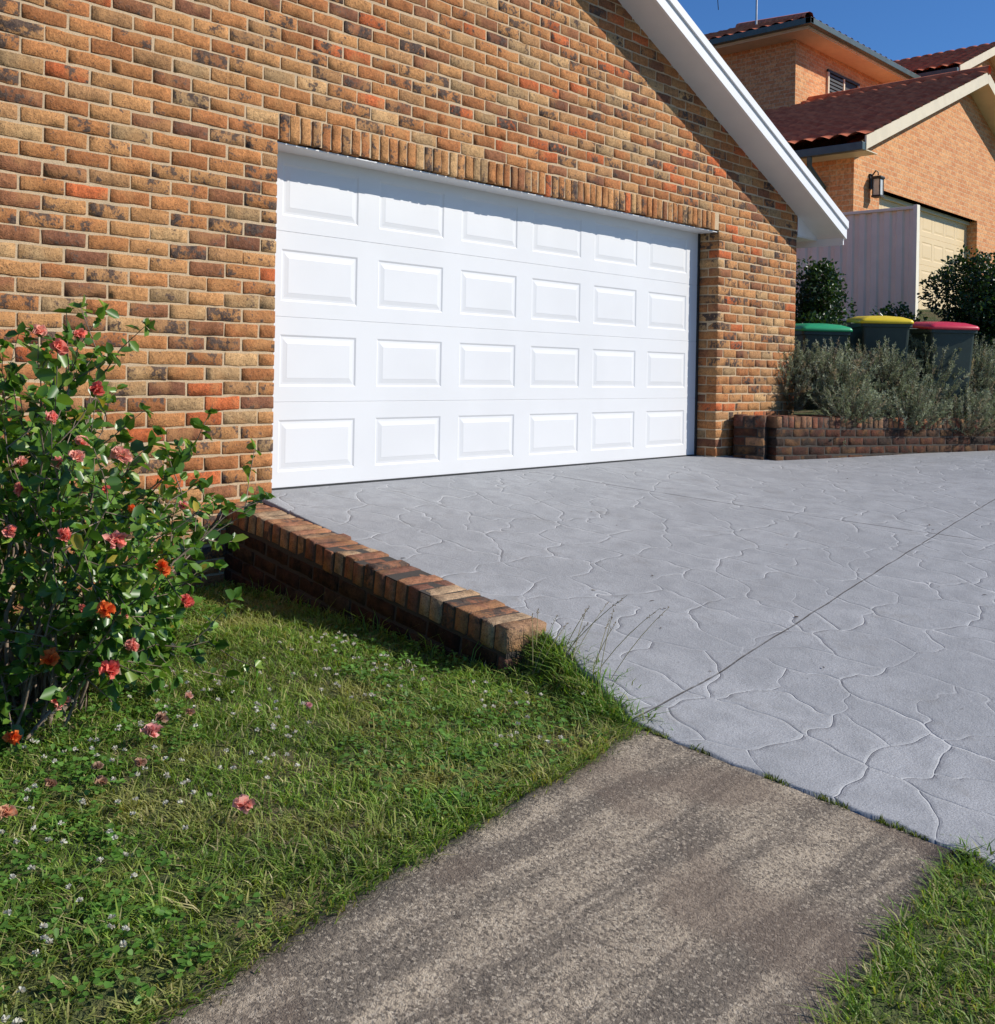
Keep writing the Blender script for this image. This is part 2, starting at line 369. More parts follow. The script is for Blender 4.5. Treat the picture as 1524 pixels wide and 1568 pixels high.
v=[(L0,ym,-.8),(-.0115,ym,-.8),(-.0115,ym,2.16),(L0,ym,2.16),(5.0515,ym,-.8),(R0,ym,-.8),(R0,ym,2.16),(5.0515,ym,2.16),
   (L0,ym,zr(-4.6)),(R0,ym,zr(6.6)),(1,ym,zr(1.0)),
   (-.0115,.225,-.8),(-.0115,.225,2.16),(5.0515,.225,-.8),(5.0515,.225,2.16)]
f=[(0,1,2,3),(4,5,6,7),(3,2,7,6,9,10,8),(1,11,12,2),(13,4,7,14)]
pymesh('mortar_bed',v,f,M_mortar,house)
box('side_wall',6.50,6.592,-.115,-9,-.8,2.6,M_sb,house)
box('side_wall_far',-4.59,-4.5,-.115,-9,-.8,2.6,M_sb,house)
prism('back_wall',[(-4.6,-.8),(6.6,-.8),(6.6,2.5),(1,4.95),(-4.6,2.5)],-9.0,-9.1,M_sb,house)
box('steel_lintel',-.02,5.06,-.02,-.30,2.1405,2.1475,M_white,house)
box('door_head_frame',-.02,5.06,-.232,-.32,2.10,2.14,M_white,house)
box('jamb_seal',5.022,5.044,-.205,-.26,0,2.139,M_black,house)
box('inner_wall_block',-.3,5.4,-.34,-.36,-.3,2.5,M_dark,house)

def panel_door(name,u0,u1,w,z0,rows,rh,cols,start,pitch,pw,pz0,ph,mat,parent,deep=.006):
    V=[];F=[]
    def q(a,b,c,d,da=0,db=0,dc=0,dd=0):
        n=len(V); V.extend([P(a[0],w-da,a[1]),P(b[0],w-db,b[1]),P(c[0],w-dc,c[1]),P(d[0],w-dd,d[1])]); F.append((n,n+1,n+2,n+3))
    for r in range(rows):
        zb=z0+r*rh+ (.003 if r else 0); zt=z0+(r+1)*rh-.003
        p0=z0+r*rh+pz0; p1=p0+ph
        q((u0,zb),(u1,zb),(u1,p0),(u0,p0)); q((u0,p1),(u1,p1),(u1,zt),(u0,zt))
        q((u0,zt),(u1,zt),(u1,zt+.003),(u0,zt+.003),0,0,.004,.004)
        q((u0,zt+.003),(u1,zt+.003),(u1,zt+.006),(u0,zt+.006),.004,.004,0,0)
        x=u0
        for c in range(cols+1):
            nx=u0+start+c*pitch if c<cols else u1
            q((x,p0),(nx,p0),(nx,p1),(x,p1))
            if c<cols:
                x=nx+pw
                rings=[(0,0),(.012,deep),(.026,deep*.9),(.052,0.001),(.055,0.0)]
                for (i0,d0),(i1,d1) in zip(rings[:-1],rings[1:]):
                    A=(nx+i0,p0+i0);B=(x-i0,p0+i0);C_=(x-i0,p1-i0);D=(nx+i0,p1-i0)
                    a=(nx+i1,p0+i1);b=(x-i1,p0+i1);c_=(x-i1,p1-i1);d=(nx+i1,p1-i1)
                    q(A,B,b,a,d0,d0,d1,d1);q(B,C_,c_,b,d0,d0,d1,d1);q(C_,D,d,c_,d0,d0,d1,d1);q(D,A,a,d,d0,d0,d1,d1)
                i=rings[-1][0]; q((nx+i,p0+i),(x-i,p0+i),(x-i,p1-i),(nx+i,p1-i))
    return pymesh(name,V,F,mat,parent)
def door_mat(name,c):
    s=NT(name); o=s.obj(); g=s.noise(s.mapping(o,(3,3,90)),6,2); d=s.noise(o,1.5,3); s.color(s.mix(s.mr(d,.35,.7,0,1),c,tuple(x*.96 for x in c))); s.rough(.5)
    s.normal(s.bump(g,.10,.0015)); return s.m
M_door=door_mat('white_door_steel',(.685,.685,.68)); M_doorc=door_mat('cream_door_steel',(.74,.56,.31))
panel_door('garage_door',-.01,5.025,-.22,.012,4,.543,6,.20,.805,.62,.10,.33,M_door,house)
box('door_bottom_seal',0,5.03,-.215,-.24,-.0,.013,M_black,house)
O=.30
def rake(s0,s1,dz0,dz1,w0,w1,nm,mat):
    prism(nm,[(s0,zr(s0)+dz0),(s1,zr(s1)+dz0),(s1,zr(s1)+dz1),(s0,zr(s0)+dz1)],w0,w1,mat,house)
for a,b_,t in((1,7.08,''),(-5.08,.999,'_far')):
    rake(a,b_,.0,.012,-.02,O,'rake_soffit'+t,M_soffit)
    rake(a,b_,-.008,.125,O+.001,O+.028,'barge_board'+t,M_white)
    rake(a,b_,.105,.18,O+.030,O+.048,'barge_capping'+t,M_white)
    rake(a,b_,.165,.18,O-.02,O+.029,'barge_cap_top'+t,M_white)
prism('eave_end_panel',[(6.603,2.479),(6.603,2.275),(7.06,2.275)],.0,.006,M_soffit,house)
box('eave_soffit',6.603,7.06,-.001,-9,2.262,2.274,M_soffit,house)
box('fascia',7.061,7.08,O-.005,-9,2.20,2.38,M_white,house)
def tile_roof(name,o,e,sv,L,mat,parent,k0=0,k1=0,tp=.30,cs=.33):
    o=np.array(o,float);e=np.array(e,float);sv=np.array(sv,float); SL=np.linalg.norm(sv); s_=sv/SL; e/=np.linalg.norm(e); n=np.cross(e,s_); n*= (1 if n[2]>0 else -1)
    nx=int(L/tp*6)+1; xs=np.linspace(0,L,nx); V=[];rows=0
    nr=int(SL/cs); cs=SL/nr
    for j in range(nr):
        for tt in (0,1):
            sl=(j+tt)*cs; x=np.clip(xs,min(k0*sl,L/2),max(L-k1*sl,L/2)); hgt=.055*np.abs(np.sin(xs*math.pi/tp))**1.2+(.035 if tt==0 else 0.0)
            V.append(o+x[:,None]*e+s_*sl+hgt[:,None]*n); rows+=1
    V=np.concatenate(V); idx=np.arange(rows*nx).reshape(rows,nx); F=np.stack([idx[:-1,:-1],idx[:-1,1:],idx[1:,1:],idx[1:,:-1]],-1).reshape(-1,4)
    return link(name,mesh_np(name,V,[F]),parent,mat)
tile_roof('roof_tiles',P(7.12,O-.02,zr(7.12)+.12),(0,1,0),(-6.12,0,6.12*.442),9.4,M_tile,house)
tile_roof('roof_tiles_far',P(-5.12,O-.02,zr(-5.12)+.12),(0,1,0),(6.12,0,6.12*.442),9.4,M_tile,house)

# ---------------------------------------------------------------- low brick walls
def brick_wall_line(name,pts,ztop,nc,pal,mats,th=.23,cap=.115,darkp=.3):
    par=empty(name); C=[];S=[];R=[]; MI=[]
    V=[];F=[]
    for si,((p,zt0),(q,zt1)) in enumerate(zip(zip(pts[:-1],ztop[:-1]),zip(pts[1:],ztop[1:]))):
        p=np.array(P(p[0],p[1],zt0)); q=np.array(P(q[0],q[1],zt1)); d=q-p; L=np.linalg.norm(d); ex=d/L
        side=np.cross([0,0,1.],ex); side/=np.linalg.norm(side); up=np.cross(ex,side)
        m=max(1,int(L/.086))
        pit=L/m
        for i in range(m):
            c=p+ex*(pit*(i+.5))-up*(cap/2)+up*rng.normal(0,.003)
            C.append(c);S.append((th+rng.normal(0,.005),pit-.008,cap-.004)); a=rng.normal(0,.018); sd=side*math.cos(a)+ex*math.sin(a); e2=np.cross(up,sd); R.append(np.array([sd,-e2,up])); MI.append(0)
        for r in range(nc):
            zc=cap+.004+.043+r*.086; off=.12 if r%2 else 0; x=-off
            while x<L-.02:
                a=max(x,0)+.005; b=min(x+.24,L)-.005
                if b-a>.04:
                    for sgn in (1,-1):
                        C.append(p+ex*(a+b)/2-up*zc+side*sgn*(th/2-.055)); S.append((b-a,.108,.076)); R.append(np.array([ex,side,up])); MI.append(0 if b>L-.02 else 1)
                x+=.24
        hw=th/2-.006; dep=cap+.02+nc*.086
        b0=len(V)
        for e_ in(p+ex*.012,q-ex*.007):
            for sg in(-1,1):
                for dd in(.008,dep): V.append(tuple(e_+side*sg*hw-up*dd))
        F+= [(b0,b0+1,b0+3,b0+2),(b0+4,b0+6,b0+7,b0+5),(b0,b0+2,b0+6,b0+4),(b0+1,b0+5,b0+7,b0+3),(b0,b0+4,b0+5,b0+1),(b0+2,b0+3,b0+7,b0+6)]
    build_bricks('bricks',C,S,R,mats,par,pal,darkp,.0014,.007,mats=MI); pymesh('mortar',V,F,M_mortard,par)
    return par
PALR=[((.36,.165,.09),4),((.28,.12,.068),3),((.40,.235,.13),3),((.22,.10,.065),2),((.44,.30,.18),2.5)]
brick_wall_line('brick_retaining_wall',[(-.215,.01),(-.42,2.44)],[-.018,-.300],5,PALR,[M_brickw,M_brickshade],darkp=.3)
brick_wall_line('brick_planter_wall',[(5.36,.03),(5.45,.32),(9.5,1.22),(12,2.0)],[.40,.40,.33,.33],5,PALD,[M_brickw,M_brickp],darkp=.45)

# ---------------------------------------------------------------- leaves
def norm(a): return a/(np.linalg.norm(a,axis=-1,keepdims=True)+1e-9)
def leaf_mesh(name,Pp,D,Nn,ln,wd,col,mat,parent,fold=.25,droop=.15,prof=((.28,.42),(.70,.40))):
    Pp=np.asarray(Pp,float);D=norm(np.asarray(D,float));Sd=norm(np.cross(D,Nn));Nn=np.cross(Sd,D);ln=np.asarray(ln)[:,None];wd=np.asarray(wd)[:,None]
    (a1,b1),(a2,b2)=prof
    v=[Pp,
       Pp+D*ln*a1+Sd*wd*b1+Nn*wd*fold*b1, Pp+D*ln*a2+Sd*wd*b2+Nn*(wd*fold*b2-ln*droop*.4), Pp+D*ln-Nn*ln*droop,
       Pp+D*ln*a2-Sd*wd*b2+Nn*(wd*fold*b2-ln*droop*.4), Pp+D*ln*a1-Sd*wd*b1+Nn*wd*fold*b1]
    V=np.stack(v,1); N=len(Pp); b=(np.arange(N)*6)[:,None]
    F=np.concatenate([b+np.array([[0,1,2,3]]),b+np.array([[0,3,4,5]])])
    me=mesh_np(name,V.reshape(-1,3),[F],np.repeat(col,6,0)); return link(name,me,parent,mat)
def rdir(n): return norm(rng.normal(size=(n,3)))
def pick(pal,n,j=.2):
    pc=np.array([p[:3] for p in pal]); w=np.array([p[3] for p in pal],float); w/=w.sum(); return pc[rng.choice(len(pal),n,p=w)]*rng.uniform(1-j,1+j,(n,1))

def flower(c,up,r,lst,colr):
    n=26
    for i in range(n):
        t=rng.uniform(0,2*math.pi); e=rng.uniform(.1,1.1); a=np.array([math.cos(t)*math.cos(e),math.sin(t)*math.cos(e),math.sin(e)])
        up_=norm(np.array(up,float)); d=a[0]*norm(np.cross(up_,[.3,.9,.1]))+a[1]*np.cross(up_,norm(np.cross(up_,[.3,.9,.1])))+a[2]*up_
        lst.append((np.array(c)+rng.normal(0,r*.08,3),d,rdir(1)[0],r*rng.uniform(.7,1.1),r*rng.uniform(.6,1.0),np.array(colr)*rng.uniform(.7,1.25)))
def flush(lst,name,parent,mat=M_petal,fold=.5,droop=.3,prof=((.35,.4),(.85,.5))):
    leaf_mesh(name,[l[0] for l in lst],[l[1] for l in lst],[l[2] for l in lst],[l[3] for l in lst],[l[4] for l in lst],np.array([l[5] for l in lst]),mat,parent,fold,droop,prof)

# hibiscus
hib=empty('hibiscus_bush')
hc=(-2.17,1.62)
base=np.array(P(hc[0],hc[1],-.50)); cen=np.array(P(hc[0],hc[1],.14)); rad=np.array([.76,.76,.78])
lefts=np.array([-.68,.733,0])
paths=[];LP=[];LD=[];LN=[];LL=[];ends=[]
nst=84
for i in range(nst):
    d0=rdir(1)[0]
    while d0[2]<-.68: d0=rdir(1)[0]
    k=rng.uniform(.5,1.04)
    tgt=cen+rad*d0*k
    tgt=tgt+lefts*max(0,tgt[2]-.35)*.30
    if d0[2]>.25 and rng.random()<.4: tgt[2]+=rng.uniform(0,.20)
    s=base+np.array([rng.normal(0,.12),rng.normal(0,.12),0])
    ctrl=s+np.array([(tgt[0]-s[0])*.45,(tgt[1]-s[1])*.45,max(.2,(tgt[2]-s[2])*.65)])
    pts=[]
    for q in np.linspace(0,1,9): pts.append((1-q)**2*s+2*q*(1-q)*ctrl+q*q*tgt+rng.normal(0,.013,3)*(q>0))
    pts=np.array(pts); r0=rng.uniform(.005,.010); paths.append((pts,np.linspace(r0,.002,9)))
    def leafy(pp,dens):
        for a in range(len(pp)-1):
            seg=pp[a+1]-pp[a]; L=np.linalg.norm(seg); 
            for _ in range(int(L*dens+rng.random())):
                q=rng.random(); d=norm(norm(seg)*.45+rdir(1)[0]*.9+np.array([0,0,.05])); LP.append(pp[a]+seg*q); LD.append(d); LN.append(norm(np.array([.35,-.45,.8])+rng.normal(0,.55,3))); LL.append(rng.uniform(.030,.072))
    leafy(pts[5:],24)
    for j in range(rng.integers(6,11)):
        q=rng.uniform(.38,1); a=min(int(q*8),7); p0=pts[a]+(pts[a+1]-pts[a])*(q*8-a if a<8 else 0)
        out=norm(p0-cen); d=norm(out*.6+rdir(1)[0]*.9+np.array([0,0,.35])); L=rng.uniform(.08,.30)
        tp=np.array([p0,p0+d*L*.5+rng.normal(0,.01,3),p0+d*L+np.array([0,0,.02])]); 
        if tp[-1][1]>-.06: continue
        paths.append((tp,[.0026,.002,.0013])); leafy(tp,36); ends.append(tp[-1])
        for _ in range(4):
            LP.append(tp[-1]); LD.append(norm(d*.6+rdir(1)[0]*.7)); LN.append(norm(np.array([.2,-.4,.9])+rng.normal(0,.4,3))); LL.append(rng.uniform(.028,.055))
tubes('stems',paths,M_bark,hib,5)
LP=np.array(LP);n=len(LP); gp=[(.085,.19,.025,5),(.055,.13,.020,3.5),(.14,.26,.035,3),(.21,.31,.045,1.4),(.42,.34,.05,.2)]
LL=np.array(LL); keep=(LP[:,2]>-.50)&(LP[:,1]<-.04)
leaf_mesh('leaves',LP[keep],np.array(LD)[keep],np.array(LN)[keep],LL[keep],LL[keep]*.72,pick(gp,n)[keep],M_leaf,hib,.3,.18)
fl=[]
ends=np.array(ends); camv=np.array([-3.84,-5.41,.77])
dirc=norm(camv-cen); sc_=(ends-cen)@dirc+rng.normal(0,.16,len(ends)); order=np.argsort(-sc_)
chosen=[]
for e in ends[order]:
    if all(np.linalg.norm(e-c2)>.11 for c2 in chosen): chosen.append(e)
    if len(chosen)>=38: break
for e in chosen:
    c=[(.88,.30,.22),(.80,.20,.15),(.88,.38,.30),(.88,.24,.06),(.85,.45,.34)][rng.integers(5)]
    flower(e+dirc*.02+np.array([0,0,.01]),norm(np.array([rng.normal(0,.5),-.6,.6])),rng.uniform(.015,.036),fl,c)
flush(fl,'flowers',hib)
fal=empty('fallen_hibiscus_flowers'); fl=[]
for (u,w,r,c) in [(-2.04,2.23,.034,(.85,.45,.40)),(-2.16,2.93,.032,(.84,.45,.36)),(-2.62,2.51,.028,(.80,.46,.28)),(-1.95,2.13,.024,(.5,.32,.22)),(-1.75,1.97,.018,(.7,.45,.35)),(-1.5,2.35,.014,(.7,.4,.4)),(-2.2,2.45,.02,(.5,.30,.2)),(-1.85,2.15,.018,(.6,.38,.25)),(-2.35,2.5,.022,(.42,.26,.16)),(-2.45,2.4,.02,(.4,.24,.15)),(-2.3,2.38,.018,(.45,.3,.2))]:
    flower(np.array(P(u,w,float(garden_z(np.array(u),np.array(w)))+.06)),(0,-.2,1),r,fl,c)
flush(fl,'petals',fal)

# ---------------------------------------------------------------- lawn
def blades(name,u,w,h,wd,col,lean,parent=None,z=None,ldir=None):
    n=len(u); z=ground_h(u,w) if z is None else z; B=np.stack([u,-w,z-.004],1)
    t=rng.uniform(0,2*math.pi,n); side=np.stack([np.cos(t),np.sin(t),np.zeros(n)],1)
    ld=np.stack([np.cos(t+1.57+rng.normal(0,.5,n)),np.sin(t+1.57+rng.normal(0,.5,n)),np.zeros(n)],1)
    if ldir is not None: ld=norm(ld+np.asarray(ldir))
    ld=ld*(lean*h)[:,None]
    up=np.array([0,0,1.0])
    wd=wd[:,None]; h=h[:,None]
    v=np.stack([B-side*wd*.5,B+side*wd*.5,B+ld*.35-side*wd*.42+up*h*.6,B+ld*.35+side*wd*.42+up*h*.6,B+ld+up*h*.88],1)
    b=(np.arange(n)*5)[:,None]; F4=b+np.array([[0,1,3,2]]); F3=b+np.array([[2,3,4]])
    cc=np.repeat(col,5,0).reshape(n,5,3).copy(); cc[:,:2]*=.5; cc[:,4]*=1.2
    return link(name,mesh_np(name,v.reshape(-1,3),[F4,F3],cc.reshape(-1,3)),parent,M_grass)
def vn(u,w,s,seed):
    r=np.random.default_rng(seed); a=0
    for k in range(6):
        an=r.uniform(0,6.28); f=s*r.uniform(.6,1.8); a=a+np.sin((u*math.cos(an)+w*math.sin(an))*f+r.uniform(0,6.28))
    return a/6
def lawn(u0,u1,w0,w1,dens,cond,sig=.012,per=5):
    nt=int((u1-u0)*(w1-w0)*dens/per); cu=rng.uniform(u0,u1,nt);cw=rng.uniform(w0,w1,nt)
    u=np.repeat(cu,per)+rng.normal(0,sig,nt*per); w=np.repeat(cw,per)+rng.normal(0,sig,nt*per); k=cond(u,w); return u[k],w[k]
edge=lambda u,w: .035*vn(u,w,14,5)+.02*vn(u,w,45,6)
cA=lambda u,w:(w<pathL(u)+.02+edge(u,w))&(u<Lb(w)+edge(u,w)*.6-np.where(w<2.42,.22,0.0))&~((w>3.24)&(u>-.7))
cB=lambda u,w:(w>pathR(u)-.01-edge(u,w))&(u<Lb(w)+edge(u,w)*.7)
uA,wA=lawn(-4.6,-.25,.05,4.6,8500,cA); uB,wB=lawn(-4.4,-.3,4.2,6.2,7500,cB)
uT,wT=lawn(-4.4,-.3,.2,6.0,1500,lambda u,w:(cA(u,w)|cB(u,w))&(vn(u,w,7,77)>.0),.016,12)
nT=len(uT)
u=np.concatenate([uA,uB,uT]);w=np.concatenate([wA,wB,wT]);n=len(u)
m2=vn(u,w,9,2)*.5+.5; m3=vn(u,w,22,31)*.5+.5
h=rng.uniform(.014,.042,n)*(.5+.7*m2+.5*m3); h[-nT:]=rng.uniform(.028,.075,nT)
nearw=np.exp(-np.abs(Lb(w)-u)/.14)*(w<3.4)*(w>.2); nearp=np.exp(-np.abs(w-pathR(u))/.12)
h*=1+.9*nearw+.4*nearp
col=pick([(.18,.30,.04,5),(.12,.22,.03,4),(.26,.36,.06,3),(.38,.38,.12,1.8),(.48,.42,.21,1.2)],n,.25)
col*= (.72+.55*(vn(u,w,6,41)*.5+.5))[:,None]
dry=sst(vn(u,w,3,9)+vn(u,w,9,19)*.7+ (w-2.5)*.5*(u<-1.5),.05,.9)*.65; col=col*(1-dry[:,None])+np.array([.44,.38,.14])*dry[:,None]
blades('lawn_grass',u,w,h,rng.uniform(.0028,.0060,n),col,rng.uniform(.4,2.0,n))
ue=rng.uniform(-4.2,-.75,5200); sd_=rng.random(5200)<.6
we=np.where(sd_,pathL(ue)-.015+rng.normal(0,.020,5200)+edge(ue,ue),pathR(ue)+.02+rng.normal(0,.018,5200)+edge(ue,ue*2))
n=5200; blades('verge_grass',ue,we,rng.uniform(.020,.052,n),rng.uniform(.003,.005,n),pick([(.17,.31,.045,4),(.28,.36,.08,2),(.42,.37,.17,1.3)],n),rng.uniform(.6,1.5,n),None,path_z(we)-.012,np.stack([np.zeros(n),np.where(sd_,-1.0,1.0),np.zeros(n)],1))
uC,wC=lawn(-4.4,-.3,.1,4.5,2000,lambda u,w:(w<pathL(u)-.02)&(u<Lb(w)-.12)&(vn(u,w,4.5,3)>-.12))
n=len(uC); z=ground_h(uC,wC)+rng.uniform(.012,.038,n); d=rdir(n); d[:,2]=np.abs(d[:,2])*.3
leaf_mesh('clover_leaves',np.stack([uC,-wC,z],1),d,norm(np.array([0,0,1.])+rng.normal(0,.25,(n,3))),rng.uniform(.012,.022,n),rng.uniform(.012,.020,n),pick([(.11,.24,.04,3),(.16,.32,.055,2)],n),M_grass,None,.1,.1,((.4,.4),(.85,.45)))
uF=rng.uniform(-3.2,-.7,460); wF=rng.uniform(1.5,3.6,460); k=(wF<pathL(uF)-.08)&(vn(uF,wF,5,12)>-.14); uF=uF[k];wF=wF[k]
ls=[]
for a,b_ in zip(uF,wF):
    c=np.array(P(a,b_,float(ground_h(np.array(a),np.array(b_)))+rng.uniform(.04,.07)))
    for _ in range(12):
        dd=rdir(1)[0]; dd[2]=abs(dd[2])*.8; ls.append((c,dd,rdir(1)[0],.0095,.0055,np.array([.70,.70,.58])*rng.uniform(.8,1.1)))
flush(ls,'clover_flowers',None)
weed=empty('grass_weeds')
u=np.concatenate([rng.normal(-.44,.04,180),rng.normal(-.70,.05,260),rng.normal(-.56,.07,200),rng.normal(-.60,.05,90)])
w=np.concatenate([rng.normal(2.60,.06,180),rng.normal(3.10,.10,260),rng.normal(2.82,.1,200),rng.normal(4.36,.05,90)])
n=len(u); blades('weed_blades',u,w,rng.uniform(.03,.09,n),rng.uniform(.004,.008,n),pick([(.12,.25,.035,4),(.20,.33,.05,3),(.32,.33,.11,1)],n),rng.uniform(.5,1.8,n),weed)
wq=rng.uniform(.4,2.4,90); uq=Lb(wq)-.27-rng.uniform(0,.06,90); blades('wall_side_grass',uq,wq,rng.uniform(.08,.17,90),rng.uniform(.003,.006,90),pick([(.12,.25,.035,4),(.2,.33,.05,3)],90),rng.uniform(.3,1.0,90),weed)
pp=[];sl=[]
for i in range(14):
    s=np.array(P(rng.normal(-.48,.05),rng.normal(2.66,.10),-.44)); L=rng.uniform(.22,.48); d=norm(np.array([rng.uniform(.1,.75),rng.uniform(-.55,.35),1.0]))
    pts=[s+d*L*q+np.array([d[0]*.25,d[1]*.25,-.10])*L*q*q*1.2 for q in np.linspace(0,1,6)]; pp.append((pts,[.0016]*4+[.0012,.0008]))
    for q in range(9):
        p=pts[5]+(pts[4]-pts[5])*rng.random()*.9; sl.append((np.array(p),norm(rdir(1)[0]+d),rdir(1)[0],.009,.003,np.array([.25,.2,.11])))
tubes('seed_stalks',pp,simple('dry_stalk',(.22,.2,.09),.8),weed,4); flush(sl,'seed_heads',weed)
wj=rng.uniform(3.22,4.36,900); cl=vn(wj,wj*0,26,4)>-.05; wj=wj[cl]; uj=Lb(wj)-.008+rng.normal(0,.006,len(wj)); n=len(wj)
blades('joint_moss',uj,wj,rng.uniform(.008,.026,n),rng.uniform(.003,.006,n),pick([(.14,.20,.03,3),(.08,.10,.02,3),(.26,.25,.1,1)],n),rng.uniform(.3,1.2,n),None,path_z(wj)-.006)
ul=np.concatenate([rng.uniform(-.2,6,30),[.35,2.1,.9]]);wl=np.concatenate([rng.uniform(.4,4,30),[2.2,2.3,3.0]]);n=len(ul)
zl=drive_z(ul,wl)+.004; d=rdir(n);d[:,2]=.05
leaf_mesh('dry_leaves',np.stack([ul,-wl,zl],1),d,np.tile([0,0,1.],(n,1)),rng.uniform(.01,.032,n),rng.uniform(.005,.014,n),pick([(.08,.05,.03,1),(.16,.1,.05,1),(.04,.03,.03,1)],n),M_dull,None,.5,.1)

# ---------------------------------------------------------------- planter shrubs
def spiky(name,domes,nshoot,pal,ll=.034,lw=.008,perl=46,Ls=(.14,.34)):
    par=empty(name); Pq=[];Dq=[];paths=[];Cq=[]
    for (c,r) in domes:
        c=np.array(c)
        for i in range(nshoot):
            dd=rdir(1)[0]; dd[2]=abs(dd[2]); 
            if rng.random()<.30: dd[2]*=-.5
            s=c+dd*np.array(r)*rng.uniform(.45,.88); d=norm(dd*.75+np.array([0,0,.85])+rng.normal(0,.22,3)); L=rng.uniform(*Ls)
            e=s+d*L; paths.append(([s,s+d*L*.5+rng.normal(0,.006,3),e],[.003,.0022,.0012])); tone=rng.uniform(.6,1.35); cc=pick(pal,1,.1)[0]*tone
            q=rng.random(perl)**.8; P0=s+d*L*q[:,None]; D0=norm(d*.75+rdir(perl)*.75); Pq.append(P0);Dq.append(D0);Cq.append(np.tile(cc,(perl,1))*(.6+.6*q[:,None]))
    Pq=np.concatenate(Pq);Dq=np.concatenate(Dq);Cq=np.concatenate(Cq);n=len(Pq)
    tubes('stems',paths,M_bark,par,3)
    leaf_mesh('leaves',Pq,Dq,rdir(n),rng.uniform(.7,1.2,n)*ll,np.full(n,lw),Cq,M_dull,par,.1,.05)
    return par
gg=[(.27,.30,.19,4),(.19,.22,.13,3),(.36,.38,.27,2),(.36,.29,.19,.9)]
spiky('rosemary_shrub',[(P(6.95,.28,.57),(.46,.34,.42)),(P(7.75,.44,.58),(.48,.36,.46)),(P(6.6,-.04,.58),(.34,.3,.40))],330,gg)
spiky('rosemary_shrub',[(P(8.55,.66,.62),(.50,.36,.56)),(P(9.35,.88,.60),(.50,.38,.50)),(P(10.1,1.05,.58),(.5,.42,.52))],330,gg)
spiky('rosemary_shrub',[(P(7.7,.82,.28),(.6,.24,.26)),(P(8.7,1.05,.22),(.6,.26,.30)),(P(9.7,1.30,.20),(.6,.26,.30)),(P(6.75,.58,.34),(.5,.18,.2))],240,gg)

def crown(par,c,r,n,pal,ll=.05,name='leaves',lumps=14):
    c=np.array(c);r=np.array(r); lc=rdir(lumps)*rng.uniform(.45,.8,(lumps,1)); lr=rng.uniform(.3,.5,lumps)
    k=rng.integers(0,lumps,n); dd=rdir(n); Pn=lc[k]+dd*lr[k][:,None]*rng.uniform(.6,1,(n,1)); tone=rng.uniform(.55,1.25,lumps)[k]
    Pw=c+Pn*r; D=norm(dd+rdir(n)*.7); leaf_mesh(name,Pw,D,norm(dd+rng.normal(0,.4,(n,3))),rng.uniform(.6,1.2,n)*ll,rng.uniform(.5,.7,n)*ll,pick(pal,n)*tone[:,None],M_leaf,par)
dg=[(.022,.05,.012,4),(.035,.075,.018,3),(.05,.10,.02,1)]
def ball_shrub(name,c,r,zb,n):
    p=empty(name); c=np.array(c); paths=[([[c[0],c[1],zb],[c[0]+.02,c[1],(zb+c[2])/2],list(c)],[.04,.03,.02])]
    for i in range(14):
        d=rdir(1)[0]; d[2]=abs(d[2])*.6; paths.append(([list(c-np.array([0,0,.2])),list(c+d*np.array(r)*.45),list(c+d*np.array(r)*.8)],[.016,.01,.004]))
    tubes('trunk',paths,M_bark,p,6); crown(p,c,r,n,dg,.055,'leaves',34)
ball_shrub('topiary_shrub',P(10.75,.45,1.93),(.62,.62,.62),1.1,9000)
ball_shrub('topiary_shrub',P(10.9,.55,1.35),(.6,.6,.5),.9,5000)
ball_shrub('dark_shrub',P(9.25,-1.05,1.75),(.40,.45,.62),.6,5500)
ball_shrub('dark_shrub',P(8.7,-.75,1.1),(.45,.45,.5),.4,4000)
ball_shrub('dark_shrub',P(9.9,-.3,1.25),(.45,.45,.5),.7,4000)

